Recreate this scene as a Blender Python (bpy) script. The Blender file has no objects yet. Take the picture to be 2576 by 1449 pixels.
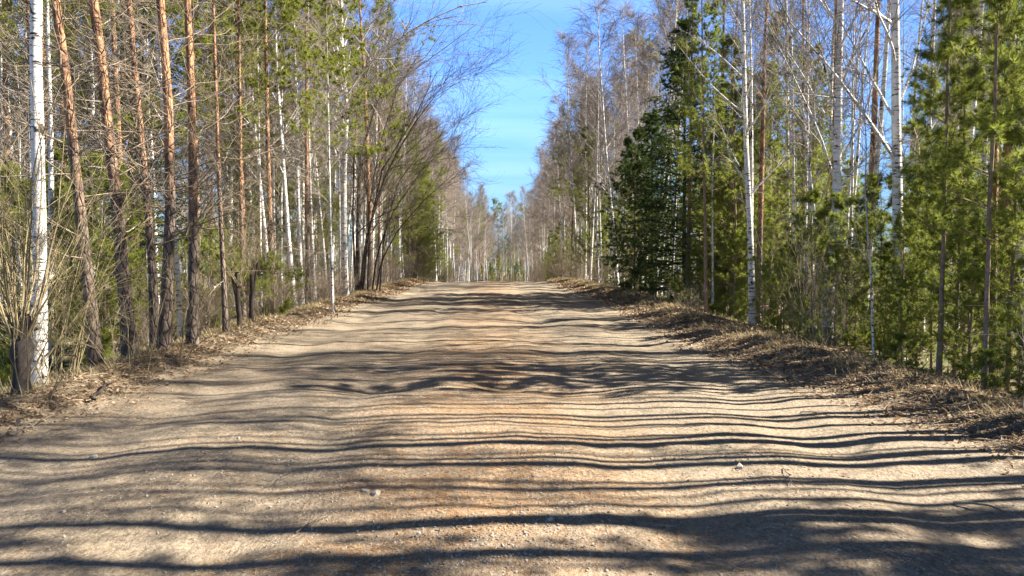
import bpy, math
import numpy as np
from math import radians as rad, sin, cos, pi

# ---------------------------------------------------------------- camera, sky, sun, exposure
C = bpy.context.scene
COL = C.collection
CAMZ = 1.6
YAW, PITCH, F = rad(1.48), rad(2.35), 1860.0          # F in pixels of a 2576 wide picture
cd = bpy.data.cameras.new("camera"); cam = bpy.data.objects.new("camera", cd); COL.objects.link(cam)
cd.sensor_width = 36; cd.lens = 36 * F / 2576; cd.clip_end = 2000; cd.clip_start = 0.05
cam.location = (0, 0, CAMZ); cam.rotation_euler = (pi / 2 - PITCH, 0, -YAW)
C.camera = cam
SUN_EL = rad(39); SUN_AZ = rad(88.5)                      # azimuth clockwise from +Y: the sun stands to the right
W = bpy.data.worlds.new("World"); C.world = W; W.use_nodes = True
nt = W.node_tree; bg = nt.nodes["Background"]
sky = nt.nodes.new("ShaderNodeTexSky"); sky.sky_type = 'NISHITA'; sky.sun_disc = False
sky.sun_elevation = SUN_EL; sky.sun_rotation = SUN_AZ
sky.air_density = 1.0; sky.dust_density = 0.2; sky.ozone_density = 3.5; sky.altitude = 100
tc = nt.nodes.new("ShaderNodeTexCoord"); sep = nt.nodes.new("ShaderNodeSeparateXYZ")
nt.links.new(tc.outputs["Generated"], sep.inputs[0])
def wmath(op, a, b):
    n = nt.nodes.new("ShaderNodeMath"); n.operation = op
    for i, v in enumerate((a, b)):
        if isinstance(v, (int, float)): n.inputs[i].default_value = v
        else: nt.links.new(v, n.inputs[i])
    return n.outputs[0]
zz = wmath('ADD', wmath('MAXIMUM', sep.outputs[2], 0.0), 0.12)
cmb = nt.nodes.new("ShaderNodeCombineXYZ")
nt.links.new(wmath('MULTIPLY', wmath('DIVIDE', sep.outputs[0], zz), 0.35), cmb.inputs[0])
nt.links.new(wmath('MULTIPLY', wmath('DIVIDE', sep.outputs[1], zz), 1.5), cmb.inputs[1])
cn = nt.nodes.new("ShaderNodeTexNoise"); cn.inputs["Scale"].default_value = 1.5; cn.inputs["Detail"].default_value = 4
cn.inputs["Distortion"].default_value = 0.3
nt.links.new(cmb.outputs[0], cn.inputs["Vector"])
cr = nt.nodes.new("ShaderNodeMapRange"); cr.inputs[1].default_value = 0.45; cr.inputs[2].default_value = 0.8
cr.inputs[3].default_value = 0.0; cr.inputs[4].default_value = 0.17
nt.links.new(cn.outputs[0], cr.inputs[0])
tint = nt.nodes.new("ShaderNodeMix"); tint.data_type = 'RGBA'; tint.blend_type = 'MULTIPLY'
tint.inputs[0].default_value = 1.0; nt.links.new(sky.outputs[0], tint.inputs[6]); tint.inputs[7].default_value = (0.60, 0.82, 1.2, 1)
cm = nt.nodes.new("ShaderNodeMix"); cm.data_type = 'RGBA'
nt.links.new(cr.outputs[0], cm.inputs[0]); nt.links.new(tint.outputs[2], cm.inputs[6]); cm.inputs[7].default_value = (6.5, 8.4, 10.5, 1)
zm = nt.nodes.new("ShaderNodeMapRange"); nt.links.new(sep.outputs[2], zm.inputs[0])     # dome dimmed toward the zenith, added to weaken sky fill in the shadows
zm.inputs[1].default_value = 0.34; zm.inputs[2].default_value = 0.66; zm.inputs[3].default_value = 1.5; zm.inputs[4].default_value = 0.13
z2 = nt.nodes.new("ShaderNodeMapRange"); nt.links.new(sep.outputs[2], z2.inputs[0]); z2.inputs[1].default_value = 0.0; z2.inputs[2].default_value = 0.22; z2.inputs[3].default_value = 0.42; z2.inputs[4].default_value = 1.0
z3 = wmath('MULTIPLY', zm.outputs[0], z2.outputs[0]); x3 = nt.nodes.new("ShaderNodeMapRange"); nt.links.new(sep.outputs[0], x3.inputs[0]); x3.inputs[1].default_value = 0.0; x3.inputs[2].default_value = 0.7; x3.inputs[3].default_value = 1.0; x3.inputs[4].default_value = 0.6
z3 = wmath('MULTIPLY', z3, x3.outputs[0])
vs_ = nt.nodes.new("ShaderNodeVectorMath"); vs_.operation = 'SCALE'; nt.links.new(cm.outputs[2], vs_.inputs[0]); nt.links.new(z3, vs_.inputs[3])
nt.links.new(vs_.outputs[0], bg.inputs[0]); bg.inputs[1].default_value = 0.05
sl = bpy.data.lights.new("sun", 'SUN'); so = bpy.data.objects.new("sun", sl); COL.objects.link(so)
sl.energy = 5.0; sl.angle = rad(0.45); sl.color = (1, 0.93, 0.82)
so.rotation_euler = (pi / 2 - SUN_EL, 0, -SUN_AZ + pi)
C.view_settings.view_transform = 'Standard'; C.view_settings.look = 'None'; C.view_settings.gamma = 1
C.view_settings.exposure = 2.05
C.cycles.max_bounces = 5; C.cycles.diffuse_bounces = 2; C.cycles.transmission_bounces = 3; C.cycles.glossy_bounces = 2

# ---------------------------------------------------------------- small helpers
_f = np.array([sin(YAW) * cos(PITCH), cos(YAW) * cos(PITCH), -sin(PITCH)])
_r = np.array([cos(YAW), -sin(YAW), 0.0]); _u = np.cross(_r, _f)
def at(px, py, d):
    """pixel of the 2576x1449 picture -> world point at distance y = d"""
    v = _f + _r * (px - 1288) / F + _u * (724.5 - py) / F
    return np.array([0, 0, CAMZ]) + v * d / v[1]

class VN:                                                # smooth value noise for the terrain
    def __init__(s, seed): s.t = np.random.default_rng(seed).random((256, 256)) * 2 - 1
    def __call__(s, x, y):
        x = np.asarray(x, float); y = np.asarray(y, float)
        xi = np.floor(x).astype(int); yi = np.floor(y).astype(int); u = x - xi; v = y - yi
        u = u * u * (3 - 2 * u); v = v * v * (3 - 2 * v)
        g = lambda a, b: s.t[(xi + a) % 256, (yi + b) % 256]
        return (g(0, 0) * (1 - u) + g(1, 0) * u) * (1 - v) + (g(0, 1) * (1 - u) + g(1, 1) * u) * v
n1, n2, n3, n4 = VN(1), VN(2), VN(3), VN(4)
def sst(a, b, x):
    t = np.clip((x - a) / (b - a), 0, 1); return t * t * (3 - 2 * t)
def edge(y, side):                                       # where the dirt ends, left and right
    e = 4.55 if side < 0 else 4.15
    return e + 0.35 * n1(y * 0.22 + 40 * side, 3.3) + 0.12 * n2(y * 1.1, side * 7.7)
POT = [(-1.25, 8.9, .55, .30, .07), (.15, 9.0, .45, .35, .08), (.75, 8.7, .4, .3, .05), (-.25, 12.8, .7, .5, .08), (-1.9, 12.0, .5, .4, .05),
       (1.6, 9.3, .8, .6, .05), (.35, 4.9, .5, .35, .045), (2.2, 13.6, 1.2, .9, .07), (-2.6, 17.5, 1.0, 1.0, .07), (-.6, 21, 1.0, 1.1, .07),
       (-.9, 4.3, .5, .3, .03), (1.3, 18, .9, .9, .06), (.6, 30, 1.2, 1.6, .07), (-1.5, 34, 1.2, 1.6, .07)]
def cx(y): return 3.2 * sst(60, 180, np.asarray(y, float))   # the road swings a little right past the crest
def H(x, y):
    x = np.asarray(x, float); y = np.asarray(y, float); x = x - cx(y)
    base = 0.2 * sst(10, 45, y) - 0.047 * 6 * (np.log1p(np.exp(np.clip((y - 47) / 6, -30, 60))) - np.log1p(np.exp(np.clip((y - 195) / 6, -30, 60))))
    el = edge(y, -1); er = edge(y, 1); ax = np.where(x < 0, -x / el, x / er)
    on = 1 - sst(0.9, 1.05, ax)
    cr = 0.05 * (1 - np.clip(ax, 0, 1) ** 2)
    w = 0.15 * n3(y * 0.12, 1.0)
    ruts = sum(-dp * np.exp(-((x - c - w) / s) ** 2) for c, s, dp in ((-3.25, .42, .05), (-1.35, .35, .035), (1.2, .38, .035), (2.9, .4, .045)))
    bump = 0.022 * n1(x * 0.7, y * 0.5) + 0.014 * n2(x * 1.7, y * 1.3) + 0.008 * n3(x * 4.5, y * 3.5) + 0.003 * n4(x * 13, y * 11)
    z = base + cr + (ruts + bump) * on
    for px, py, sx, sy, dp in POT: z = z - dp * np.exp(-((x - px) / sx) ** 2 - ((y - py) / sy) ** 2)
    a = np.abs(x)
    berm = np.exp(-((a - np.where(x < 0, el + .35, er + .75)) / np.where(x < 0, .42, .65)) ** 2)
    z = z + berm * (np.where(x < 0, .13, .15) + 0.06 * n2(y * .5, 9 * np.sign(x)))
    drop = sst(5.3, 8.0, a) * np.where(x < 0, 0.5, 0.42)
    z = z - drop + (1 - on) * (0.05 * n2(x * 1.7, y * 1.7) + 0.03 * n3(x * 4, y * 4)) + sst(7, 14, a) * (0.25 * n1(x * .13, y * .13) + 0.1 * n2(x * .4, y * .4))
    return z

def mk_mesh(name, chunks, mats):
    """chunks: (verts (n,3), faces (m,k), material index, tone per vertex, smooth)"""
    V = np.concatenate([c[0] for c in chunks]).astype(np.float32)
    me = bpy.data.meshes.new(name)
    me.vertices.add(len(V)); me.vertices.foreach_set("co", V.ravel())
    loops, starts, mi, sm, off, ls = [], [], [], [], 0, 0
    for v, f, m, t, s in chunks:
        k = f.shape[1]; loops.append((f + off).ravel()); starts.append(ls + np.arange(len(f)) * k)
        mi.append(np.full(len(f), m)); sm.append(np.full(len(f), bool(s))); off += len(v); ls += f.size
    L = np.concatenate(loops).astype(np.int32); S = np.concatenate(starts).astype(np.int32)
    me.loops.add(len(L)); me.loops.foreach_set("vertex_index", L)
    me.polygons.add(len(S)); me.polygons.foreach_set("loop_start", S)
    me.polygons.foreach_set("material_index", np.concatenate(mi).astype(np.int32))
    me.polygons.foreach_set("use_smooth", np.concatenate(sm))
    a = me.attributes.new("tone", 'FLOAT', 'POINT')
    a.data.foreach_set("value", np.concatenate([np.broadcast_to(np.asarray(c[3], np.float32), (len(c[0]),)) for c in chunks]).astype(np.float32))
    for m in mats: me.materials.append(m)
    me.update(calc_edges=True); me.validate()
    return me
def obj(name, me, parent=None, **kw):
    o = bpy.data.objects.new(name, me); COL.objects.link(o); o.parent = parent
    for k, v in kw.items(): o[k] = v
    return o
def norm(v): return v / np.maximum(np.linalg.norm(v, axis=-1, keepdims=True), 1e-9)

def tubes(P, R, k=3, m=0, smooth=True, tone=None, jag=0, rng=None):
    N, n = P.shape[:2]
    T = norm(np.gradient(P, axis=1)); Tm = norm(P[:, -1] - P[:, 0])
    ref = np.where(np.abs(Tm[:, 2:3]) > .8, np.array([[1., 0, 0]]), np.array([[0, 0, 1.]]))[:, None, :]
    A = norm(np.cross(T, ref)); B = np.cross(T, A)
    th = np.arange(k) / k * 2 * pi
    rr = R[:, :, None, None] * np.ones((1, 1, k, 1))
    if jag: rr = rr * (1 + jag * rng.normal(size=(N, n, k, 1)))
    V = P[:, :, None, :] + rr * (A[:, :, None, :] * np.cos(th)[None, None, :, None] + B[:, :, None, :] * np.sin(th)[None, None, :, None])
    i = np.arange(N)[:, None, None] * n * k + np.arange(n - 1)[None, :, None] * k + np.arange(k)[None, None, :]
    j = np.arange(N)[:, None, None] * n * k + np.arange(n - 1)[None, :, None] * k + ((np.arange(k) + 1) % k)[None, None, :]
    Fq = np.stack([i, j, j + k, i + k], -1).reshape(-1, 4)
    tn = np.repeat(R.reshape(-1), k) if tone is None else tone
    return (V.reshape(-1, 3), Fq, m, tn, smooth)

def grow(rng, P, R, m, t0, t1, ang, asd, L, ratio, n=4, wig=.08, grav=0.0, rmin=.002, rtip=.3, prof=None, ts=None, flat=0.0):
    N, n0 = P.shape[:2]
    if ts is None: t = t0 + (t1 - t0) * (np.arange(m)[None] + rng.random((N, m))) / m
    else: t = np.broadcast_to(ts, (N, len(ts))) + rng.normal(size=(N, len(ts))) * .004; m = t.shape[1]
    t = np.clip(t, 0, .999)
    fi = t * (n0 - 1); i0 = fi.astype(int); fr = (fi - i0)[..., None]; a = np.arange(N)[:, None]
    p = P[a, i0] * (1 - fr) + P[a, i0 + 1] * fr; T = norm(P[a, i0 + 1] - P[a, i0])
    r = R[a, i0] * (1 - fr[..., 0]) + R[a, i0 + 1] * fr[..., 0]
    q = rng.normal(size=p.shape); q[..., 2] *= (1 - flat)
    q = norm(q - (q * T).sum(-1, keepdims=True) * T)
    an = (ang if not callable(ang) else ang(t)) + rng.normal(size=t.shape) * asd
    d = norm(np.cos(an)[..., None] * T + np.sin(an)[..., None] * q)
    pl = np.linalg.norm(P[:, -1] - P[:, 0], axis=-1)[:, None]
    LL = (L * np.ones_like(t) if L > 0 else -L * pl * np.ones_like(t)) * (.7 + .6 * rng.random(t.shape))
    if prof is not None: LL = LL * prof(t)
    M = N * m; p = p.reshape(M, 3); d = d.reshape(M, 3); LL = LL.reshape(M, 1); r = np.maximum(r.reshape(M) * ratio, rmin)
    out = [p]
    for s in range(n):
        d = norm(d + rng.normal(size=(M, 3)) * wig + np.array([0, 0, -grav]))
        p = p + d * LL / n; out.append(p)
    P2 = np.stack(out, 1)
    R2 = r[:, None] * np.linspace(1, rtip, n + 1)[None]
    return P2, np.maximum(R2, rmin * .6)

def tufts(rng, P, D, K, l, w, spread=.8, m=1):
    N = len(P)
    d = norm(D[:, None, :] * .55 + norm(rng.normal(size=(N, K, 3))) * spread)
    s = norm(np.cross(d, rng.normal(size=(N, K, 3)))) * w * .5
    LL = l * (.7 + .6 * rng.random((N, K, 1)))
    b = P[:, None, :] + d * l * .05
    V = np.stack([b - s, b + s, b + d * LL], 2).reshape(-1, 3)
    tn = np.repeat(np.clip(rng.normal(.5, .2, N), 0, 1), K * 3)
    return (V, np.arange(len(V)).reshape(-1, 3), m, tn, False)
def along(rng, P, k, t0=.2, t1=1.0):
    N, n0 = P.shape[:2]; t = t0 + (t1 - t0) * rng.random((N, k)); t[:, 0] = .999 * t1
    fi = np.clip(t, 0, .999) * (n0 - 1); i0 = fi.astype(int); fr = (fi - i0)[..., None]; a = np.arange(N)[:, None]
    return (P[a, i0] * (1 - fr) + P[a, i0 + 1] * fr).reshape(-1, 3), norm(P[a, i0 + 1] - P[a, i0]).reshape(-1, 3)

# ---------------------------------------------------------------- materials
class M:
    def __init__(s, name):
        s.m = bpy.data.materials.new(name); s.m.use_nodes = True; s.t = s.m.node_tree; s.n = s.t.nodes; s.l = s.t.links
        s.b = s.n["Principled BSDF"]; s.b.inputs["Roughness"].default_value = .85; s.b.inputs["Specular IOR Level"].default_value = .2
        s.tc = s.n.new("ShaderNodeTexCoord")
    def put(s, sock, v):
        if isinstance(v, (int, float)): sock.default_value = v
        elif isinstance(v, tuple): sock.default_value = v if len(v) == 4 or sock.type == 'VECTOR' else (*v, 1)
        else: s.l.new(v, sock)
    def map(s, sc, coord="Object"):
        n = s.n.new("ShaderNodeMapping"); s.l.new(s.tc.outputs[coord], n.inputs[0]); n.inputs[3].default_value = sc; return n.outputs[0]
    def noise(s, v, scale=1, detail=3, rough=.55, dist=0):
        n = s.n.new("ShaderNodeTexNoise"); s.l.new(v, n.inputs["Vector"]); n.inputs["Scale"].default_value = scale
        n.inputs["Detail"].default_value = detail; n.inputs["Roughness"].default_value = rough; n.inputs["Distortion"].default_value = dist; return n.outputs[0]
    def vor(s, v, scale=1, out="Distance", feat='F1'):
        n = s.n.new("ShaderNodeTexVoronoi"); n.feature = feat; s.l.new(v, n.inputs["Vector"]); n.inputs["Scale"].default_value = scale; return n.outputs[out]
    def rng(s, v, a, b, c=0, d=1):
        n = s.n.new("ShaderNodeMapRange"); s.put(n.inputs[0], v)
        for i, x in enumerate((a, b, c, d)): n.inputs[i + 1].default_value = x
        return n.outputs[0]
    def math(s, op, a, b=0.0, c=None):
        n = s.n.new("ShaderNodeMath"); n.operation = op; s.put(n.inputs[0], a); s.put(n.inputs[1], b)
        if c is not None: s.put(n.inputs[2], c)
        return n.outputs[0]
    def mix(s, f, a, b, mode='MIX'):
        n = s.n.new("ShaderNodeMix"); n.data_type = 'RGBA'; n.blend_type = mode
        s.put(n.inputs[0], f); s.put(n.inputs[6], a); s.put(n.inputs[7], b); return n.outputs[2]
    def sep(s, v):
        n = s.n.new("ShaderNodeSeparateXYZ"); s.l.new(v, n.inputs[0]); return n.outputs
    def attr(s, name="tone"):
        n = s.n.new("ShaderNodeAttribute"); n.attribute_name = name; return n.outputs["Fac"]
    def orand(s): return s.n.new("ShaderNodeObjectInfo").outputs["Random"]
    def bump(s, h, dist, st=1.0):
        n = s.n.new("ShaderNodeBump"); s.l.new(h, n.inputs["Height"]); n.inputs["Distance"].default_value = dist; n.inputs["Strength"].default_value = st
        s.l.new(n.outputs[0], s.b.inputs["Normal"])
    def col(s, v): s.put(s.b.inputs["Base Color"], v); return s
    def translucent(s, colv, f):
        t = s.n.new("ShaderNodeBsdfTranslucent"); s.put(t.inputs[0], colv); mx = s.n.new("ShaderNodeMixShader"); mx.inputs[0].default_value = f
        s.l.new(s.b.outputs[0], mx.inputs[1]); s.l.new(t.outputs[0], mx.inputs[2]); s.l.new(mx.outputs[0], s.n["Material Output"].inputs[0])

def mat_birch():
    m = M("birch_bark"); o = m.map((1, 1, 1)); z = m.sep(o)[2]
    lent = m.noise(m.map((5, 5, 34)), 1, 3, .6); patch = m.noise(m.map((3.2, 3.2, 2.6)), 1, 4, .65, .6)
    zl = m.math('ADD', z, m.math('MULTIPLY', m.noise(m.map((2, 2, 1.2)), 1, 3), 2.2))
    low = m.rng(zl, 1.2, 2.6, 1, 0)
    black = m.math('MAXIMUM', m.rng(lent, .565, .61), m.rng(m.math('ADD', patch, m.math('MULTIPLY', low, .13)), .605, .655))
    white = m.mix(m.noise(m.map((2, 2, 6)), 1, 3), (.80, .78, .73), (.58, .54, .49))
    c = m.mix(black, white, (.035, .028, .024))
    thick = m.rng(m.attr(), .007, .018)
    brown = m.mix(m.orand(), (.235, .195, .16), (.31, .26, .215))
    m.col(m.mix(thick, brown, c)); m.bump(m.math('ADD', lent, patch), .01, .5); return m.m
def mat_pine():
    m = M("pine_bark"); o = m.map((1, 1, 1)); z = m.sep(o)[2]
    pl = m.vor(m.map((13, 13, 5)), 1, "Distance", 'DISTANCE_TO_EDGE'); nz = m.noise(m.map((9, 9, 5)), 1, 4, .65)
    g = m.mix(nz, (.085, .064, .05), (.27, .21, .168)); g = m.mix(m.rng(pl, 0, .13, 1, 0), g, (.06, .042, .033))
    fl = m.noise(m.map((16, 16, 9)), 1, 4, .7)
    orr = m.mix(m.rng(fl, .35, .65), (.22, .11, .058), (.46, .27, .15)); orr = m.mix(m.rng(m.noise(m.map((4, 4, 3)), 1, 4), .48, .6), orr, (.12, .07, .045))
    up = m.rng(m.math('ADD', z, m.math('MULTIPLY', m.noise(m.map((1.6, 1.6, .9)), 1, 3), 4.4)), 4.4, 6.0)
    c = m.mix(up, g, orr)
    m.col(m.mix(m.rng(m.attr(), .012, .025), (.15, .11, .085), c)); m.bump(m.math('ADD', m.rng(pl, 0, .15), nz), .02, .9); return m.m
def mat_bark(name, a, b, sc=(14, 14, 5)):
    m = M(name); n = m.noise(m.map(sc), 1, 4, .65); m.col(m.mix(m.rng(n, .3, .7), a, b)); m.bump(n, .01, .8); return m.m
def mat_needle(name, a, b, c, tr=.35):
    m = M(name); m.b.inputs["Roughness"].default_value = .6
    k = m.mix(m.attr(), a, b); k = m.mix(m.rng(m.noise(m.map((1.3, 1.3, 1.3)), 1, 2), .4, .65, 0, .8), k, c)
    k = m.mix(m.math('MULTIPLY', m.orand(), .45), k, m.mix(.5, a, c)); m.col(k); m.translucent(m.mix(.35, k, b), tr); return m.m
BIRCH = mat_birch(); PINE = mat_pine()
TWIG = mat_bark("dead_twig_bark", (.10, .078, .055), (.34, .27, .20)); YBARK = mat_bark("young_pine_bark", (.13, .095, .065), (.33, .235, .155), (30, 30, 12))
DARK = mat_bark("dark_bark", (.028, .023, .02), (.085, .068, .055)); ALD = mat_bark("alder_bark", (.04, .033, .026), (.14, .11, .085)); OLIVE = mat_bark("willow_bark", (.14, .11, .06), (.34, .275, .155), (20, 20, 3))
GREYB = mat_bark("shrub_bark", (.13, .10, .075), (.30, .235, .17), (20, 20, 4))
NPINE = mat_needle("pine_needles", (.14, .17, .028), (.27, .285, .05), (.21, .235, .042), .55)
NYOUNG = mat_needle("young_pine_needles", (.13, .175, .028), (.27, .31, .055), (.29, .31, .055), .58)
NSPR = mat_needle("spruce_needles", (.05, .09, .022), (.12, .17, .035), (.075, .12, .03), .35)

# ---------------------------------------------------------------- tree builders (arrays in local coordinates)
def trunk_line(rng, Ht, lean=.03, wob=.05, n=16):
    t = np.linspace(0, 1, n); ph = rng.random(4) * 6.28
    l = rng.normal(size=2) * lean * Ht
    x = l[0] * t + wob * Ht * .12 * (np.sin(t * 5 + ph[0]) - sin(ph[0])) * t ** .5 + .02 * np.sin(t * 17 + ph[2]) * t
    y = l[1] * t + wob * Ht * .12 * (np.sin(t * 4 + ph[1]) - sin(ph[1])) * t ** .5 + .02 * np.sin(t * 14 + ph[3]) * t
    return np.stack([x, y, t * Ht], 1)
def trad(r0, n, tip=.06, flare=.25):
    t = np.linspace(0, 1, n); return r0 * (tip + (1 - tip) * (1 - t) ** .85) + r0 * flare * np.exp(-t * n / 1.2)
def resample(P, n):
    s = np.concatenate([[0], np.cumsum(np.linalg.norm(np.diff(P, axis=0), axis=1))]); u = np.linspace(0, s[-1], n)
    return np.stack([np.interp(u, s, P[:, i]) for i in range(3)], 1)

def birch_parts(rng, TP, TR, t0=.3, nb=26, L=-.2, m2=8, m3=7, rmin=.0028, k=8, ang=.62, limbs=(), droop=.12):
    P = TP[None]; R = TR[None]
    tr = tubes(P, R, k, 0)
    b1 = grow(rng, P, R, nb, t0, .97, ang, .14, L, .36, 7, .06, -.01, rmin * 2.2, .25, prof=lambda t: np.clip(1.25 * (1 - t) ** .6, .12, 1) * np.clip((t - t0 + .12) * 4, .45, 1))
    if len(limbs):
        for lp, lr in limbs:
            q = resample(np.array(lp), 8)[None]; b1 = (np.concatenate([b1[0], q]), np.concatenate([b1[1], (lr * np.linspace(1, .25, 8))[None]]))
    b2 = grow(rng, *b1, m2, .18, .98, .6, .2, -.36, .5, 4, .09, .02, rmin * 1.4, .4)
    b3 = grow(rng, *b2, m3, .1, 1.0, .55, .25, .55, .6, 3, .12, droop, rmin, .5)
    ch = [tubes(*b1, 5, 0), tubes(*b2, 3, 0), tubes(*b3, 3, 0, smooth=False)]
    return {"trunk": ([tr], [BIRCH]), "crown": (ch, [BIRCH])}
def pine_parts(rng, TP, TR, dead=(.1, .5), nd=34, Ld=1.7, live=.5, nl=26, Ll=2.4, K=15, nl_=.11, nw=.013, k=9, detail=1.0, rmin=.003):
    P = TP[None]; R = TR[None]; tr = tubes(P, R, k, 0, jag=.025, rng=rng)
    out = {"trunk": ([tr], [PINE])}
    if nd:
        d1 = grow(rng, P, R, nd, dead[0], dead[1], 1.25, .25, Ld, .16, 7, .15, -.05, .005, .25, flat=.3)
        d2 = grow(rng, *d1, 5, .25, .97, .8, .25, -.38, .55, 4, .16, -.02, rmin * 1.1, .4)
        d3 = grow(rng, *d2, 4, .2, 1, .75, .3, -.45, .6, 3, .18, 0, rmin * .8, .5)
        out["lower_crown"] = ([tubes(*d1, 4, 0), tubes(*d2, 3, 0), tubes(*d3, 3, 0, smooth=False)], [TWIG])
    if nl:
        b1 = grow(rng, P, R, nl, live, .99, lambda t: 1.3 - .6 * (t - live) / (1 - live), .15, Ll, .25, 6, .1, -.07, .008, .3, prof=lambda t: np.clip(1.15 - .75 * (t - live) / (1 - live), .3, 1))
        b2 = grow(rng, *b1, 7, .35, 1, .75, .2, -.34, .5, 4, .12, -.05, .004, .4)
        b3 = grow(rng, *b2, int(4 * detail), .3, 1, .7, .2, .22, .6, 2, .1, -.1, .003, .5)
        pp, dd = along(rng, b3[0], 2, .5)
        out["crown"] = ([tubes(*b1, 4, 0), tubes(*b2, 3, 0), tufts(rng, pp, dd, K, nl_, nw)], [TWIG, NPINE])
    return out
def young_parts(rng, TP, TR, t0=.1, L=1.25, sp=.38, K=20, nl_=.10, nw=.0065, per=5, mat=None, k=7, m2=6, tuf=5):
    P = TP[None]; R = TR[None]; Ht = np.linalg.norm(TP[-1] - TP[0])
    tr = tubes(P, R, k, 0, jag=.03, rng=rng)
    nw_ = max(4, int(Ht * (1 - t0) / sp)); ts = np.repeat(np.linspace(t0, .985, nw_), per)
    b1 = grow(rng, P, R, 1, 0, 1, lambda t: 1.35 - .45 * t, .15, L, .3, 6, .07, -.06, .0045, .35, ts=ts, prof=lambda t: np.clip(1.12 * (1 - t) + .18, .1, 1) * np.clip(.35 + t * 2.2, 0, 1))
    b2 = grow(rng, *b1, m2, .3, .97, .75, .15, -.33, .55, 3, .1, -.06, .0028, .5)
    pp, dd = along(rng, b2[0], tuf, .15); p1, d1 = along(rng, b1[0], 4, .35)
    return {"trunk": ([tr], [YBARK]), "crown": ([tubes(*b1, 4, 0), tubes(*b2, 3, 0), tufts(rng, np.concatenate([pp, p1]), np.concatenate([dd, d1]), K, nl_, nw, .7)], [YBARK, mat or NYOUNG])}
def spruce_parts(rng, TP, TR, nb=120, L=1.9, m2=11, npt=6, K=5, nl_=.07, nw=.022, k=7, t0=.05):
    P = TP[None]; R = TR[None]; tr = tubes(P, R, k, 0, jag=.03, rng=rng)
    b1 = grow(rng, P, R, nb, t0, .99, lambda t: 1.6 - .6 * t, .12, L, .25, 6, .06, .015, .006, .3, prof=lambda t: np.clip(1.05 * (1 - t) ** .8 + .06, .06, 1) * np.clip(.6 + 2 * t, 0, 1))
    b2 = grow(rng, *b1, m2, .12, .98, .85, .15, -.3, .5, 3, .08, .07, .003, .5, flat=.75)
    pp, dd = along(rng, b2[0], npt, .1); p1, d1 = along(rng, b1[0], 8, .2)
    return {"trunk": ([tr], [DARK]), "crown": ([tubes(*b1, 4, 0), tubes(*b2, 3, 0), tufts(rng, np.concatenate([pp, p1]), np.concatenate([dd, d1]), K, nl_, nw, .6)], [DARK, NSPR])}
def bush_parts(rng, ns=16, L=1.6, r=.009, mat=None, spread=.35, m2=6, m3=4, base=.12, z0=0., up=-.02):
    a = rng.random(ns) * 6.28; q = rng.random(ns) ** .5 * base
    p = np.stack([np.cos(a) * q, np.sin(a) * q, np.full(ns, z0 - .05)], 1); d = norm(np.stack([np.cos(a), np.sin(a), np.zeros(ns)], 1) * spread * (rng.random((ns, 1)) * 1.5 + .1) + np.array([0, 0, 1.]))
    LL = L * (.45 + .75 * rng.random((ns, 1))); out = [p]
    for s in range(8):
        d = norm(d + rng.normal(size=d.shape) * .06 + np.array([0, 0, -up])); p = p + d * LL / 8; out.append(p)
    P = np.stack(out, 1); R = r * (.6 + .6 * rng.random((ns, 1))) * np.linspace(1, .3, 9)[None]
    b2 = grow(rng, P, R, m2, .25, .98, .5, .2, -.35, .6, 4, .1, -.02, .0028, .5); b3 = grow(rng, *b2, m3, .2, 1, .5, .2, -.45, .7, 3, .12, 0, .0022, .5)
    return {"stem": ([tubes(P, R, 5, 0)], [mat or GREYB]), "twig": ([tubes(*b2, 3, 0), tubes(*b3, 3, 0, smooth=False)], [mat or GREYB])}

def make(name, parts, loc, label, cat, group=None, rot=0, scale=(1, 1, 1), shared=None):
    o = bpy.data.objects.new(name, None); COL.objects.link(o); o.location = loc; o.rotation_euler = (0, 0, rot); o.scale = scale
    o.empty_display_size = .2; o["label"] = label; o["category"] = cat
    if group: o["group"] = group
    for k, v in parts.items():
        me = v if isinstance(v, bpy.types.Mesh) else mk_mesh(k, *v)
        obj(k, me, o)
    return o
def proto(parts): return {k: mk_mesh(k, *v) for k, v in parts.items()}

# ---------------------------------------------------------------- the setting: forest floor and dirt road
def axis_pts(segs):
    out = [segs[0][0]]
    for a, b, s in segs:
        n = max(1, int(round((b - a) / s))); out += list(a + (b - a) * (np.arange(1, n + 1) / n))
    return np.array(out)
def sheet(name, xs, ys, zf, mat, **kw):
    X, Y = np.meshgrid(xs, ys); Z = zf(X, Y); V = np.stack([X, Y, Z], -1).reshape(-1, 3); nx = len(xs)
    i = (np.arange(len(ys) - 1)[:, None] * nx + np.arange(nx - 1)[None]).ravel()
    return obj(name, mk_mesh(name, [(V, np.stack([i, i + 1, i + 1 + nx, i + nx], 1), 0, 0., True)], [mat]), **kw)

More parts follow.
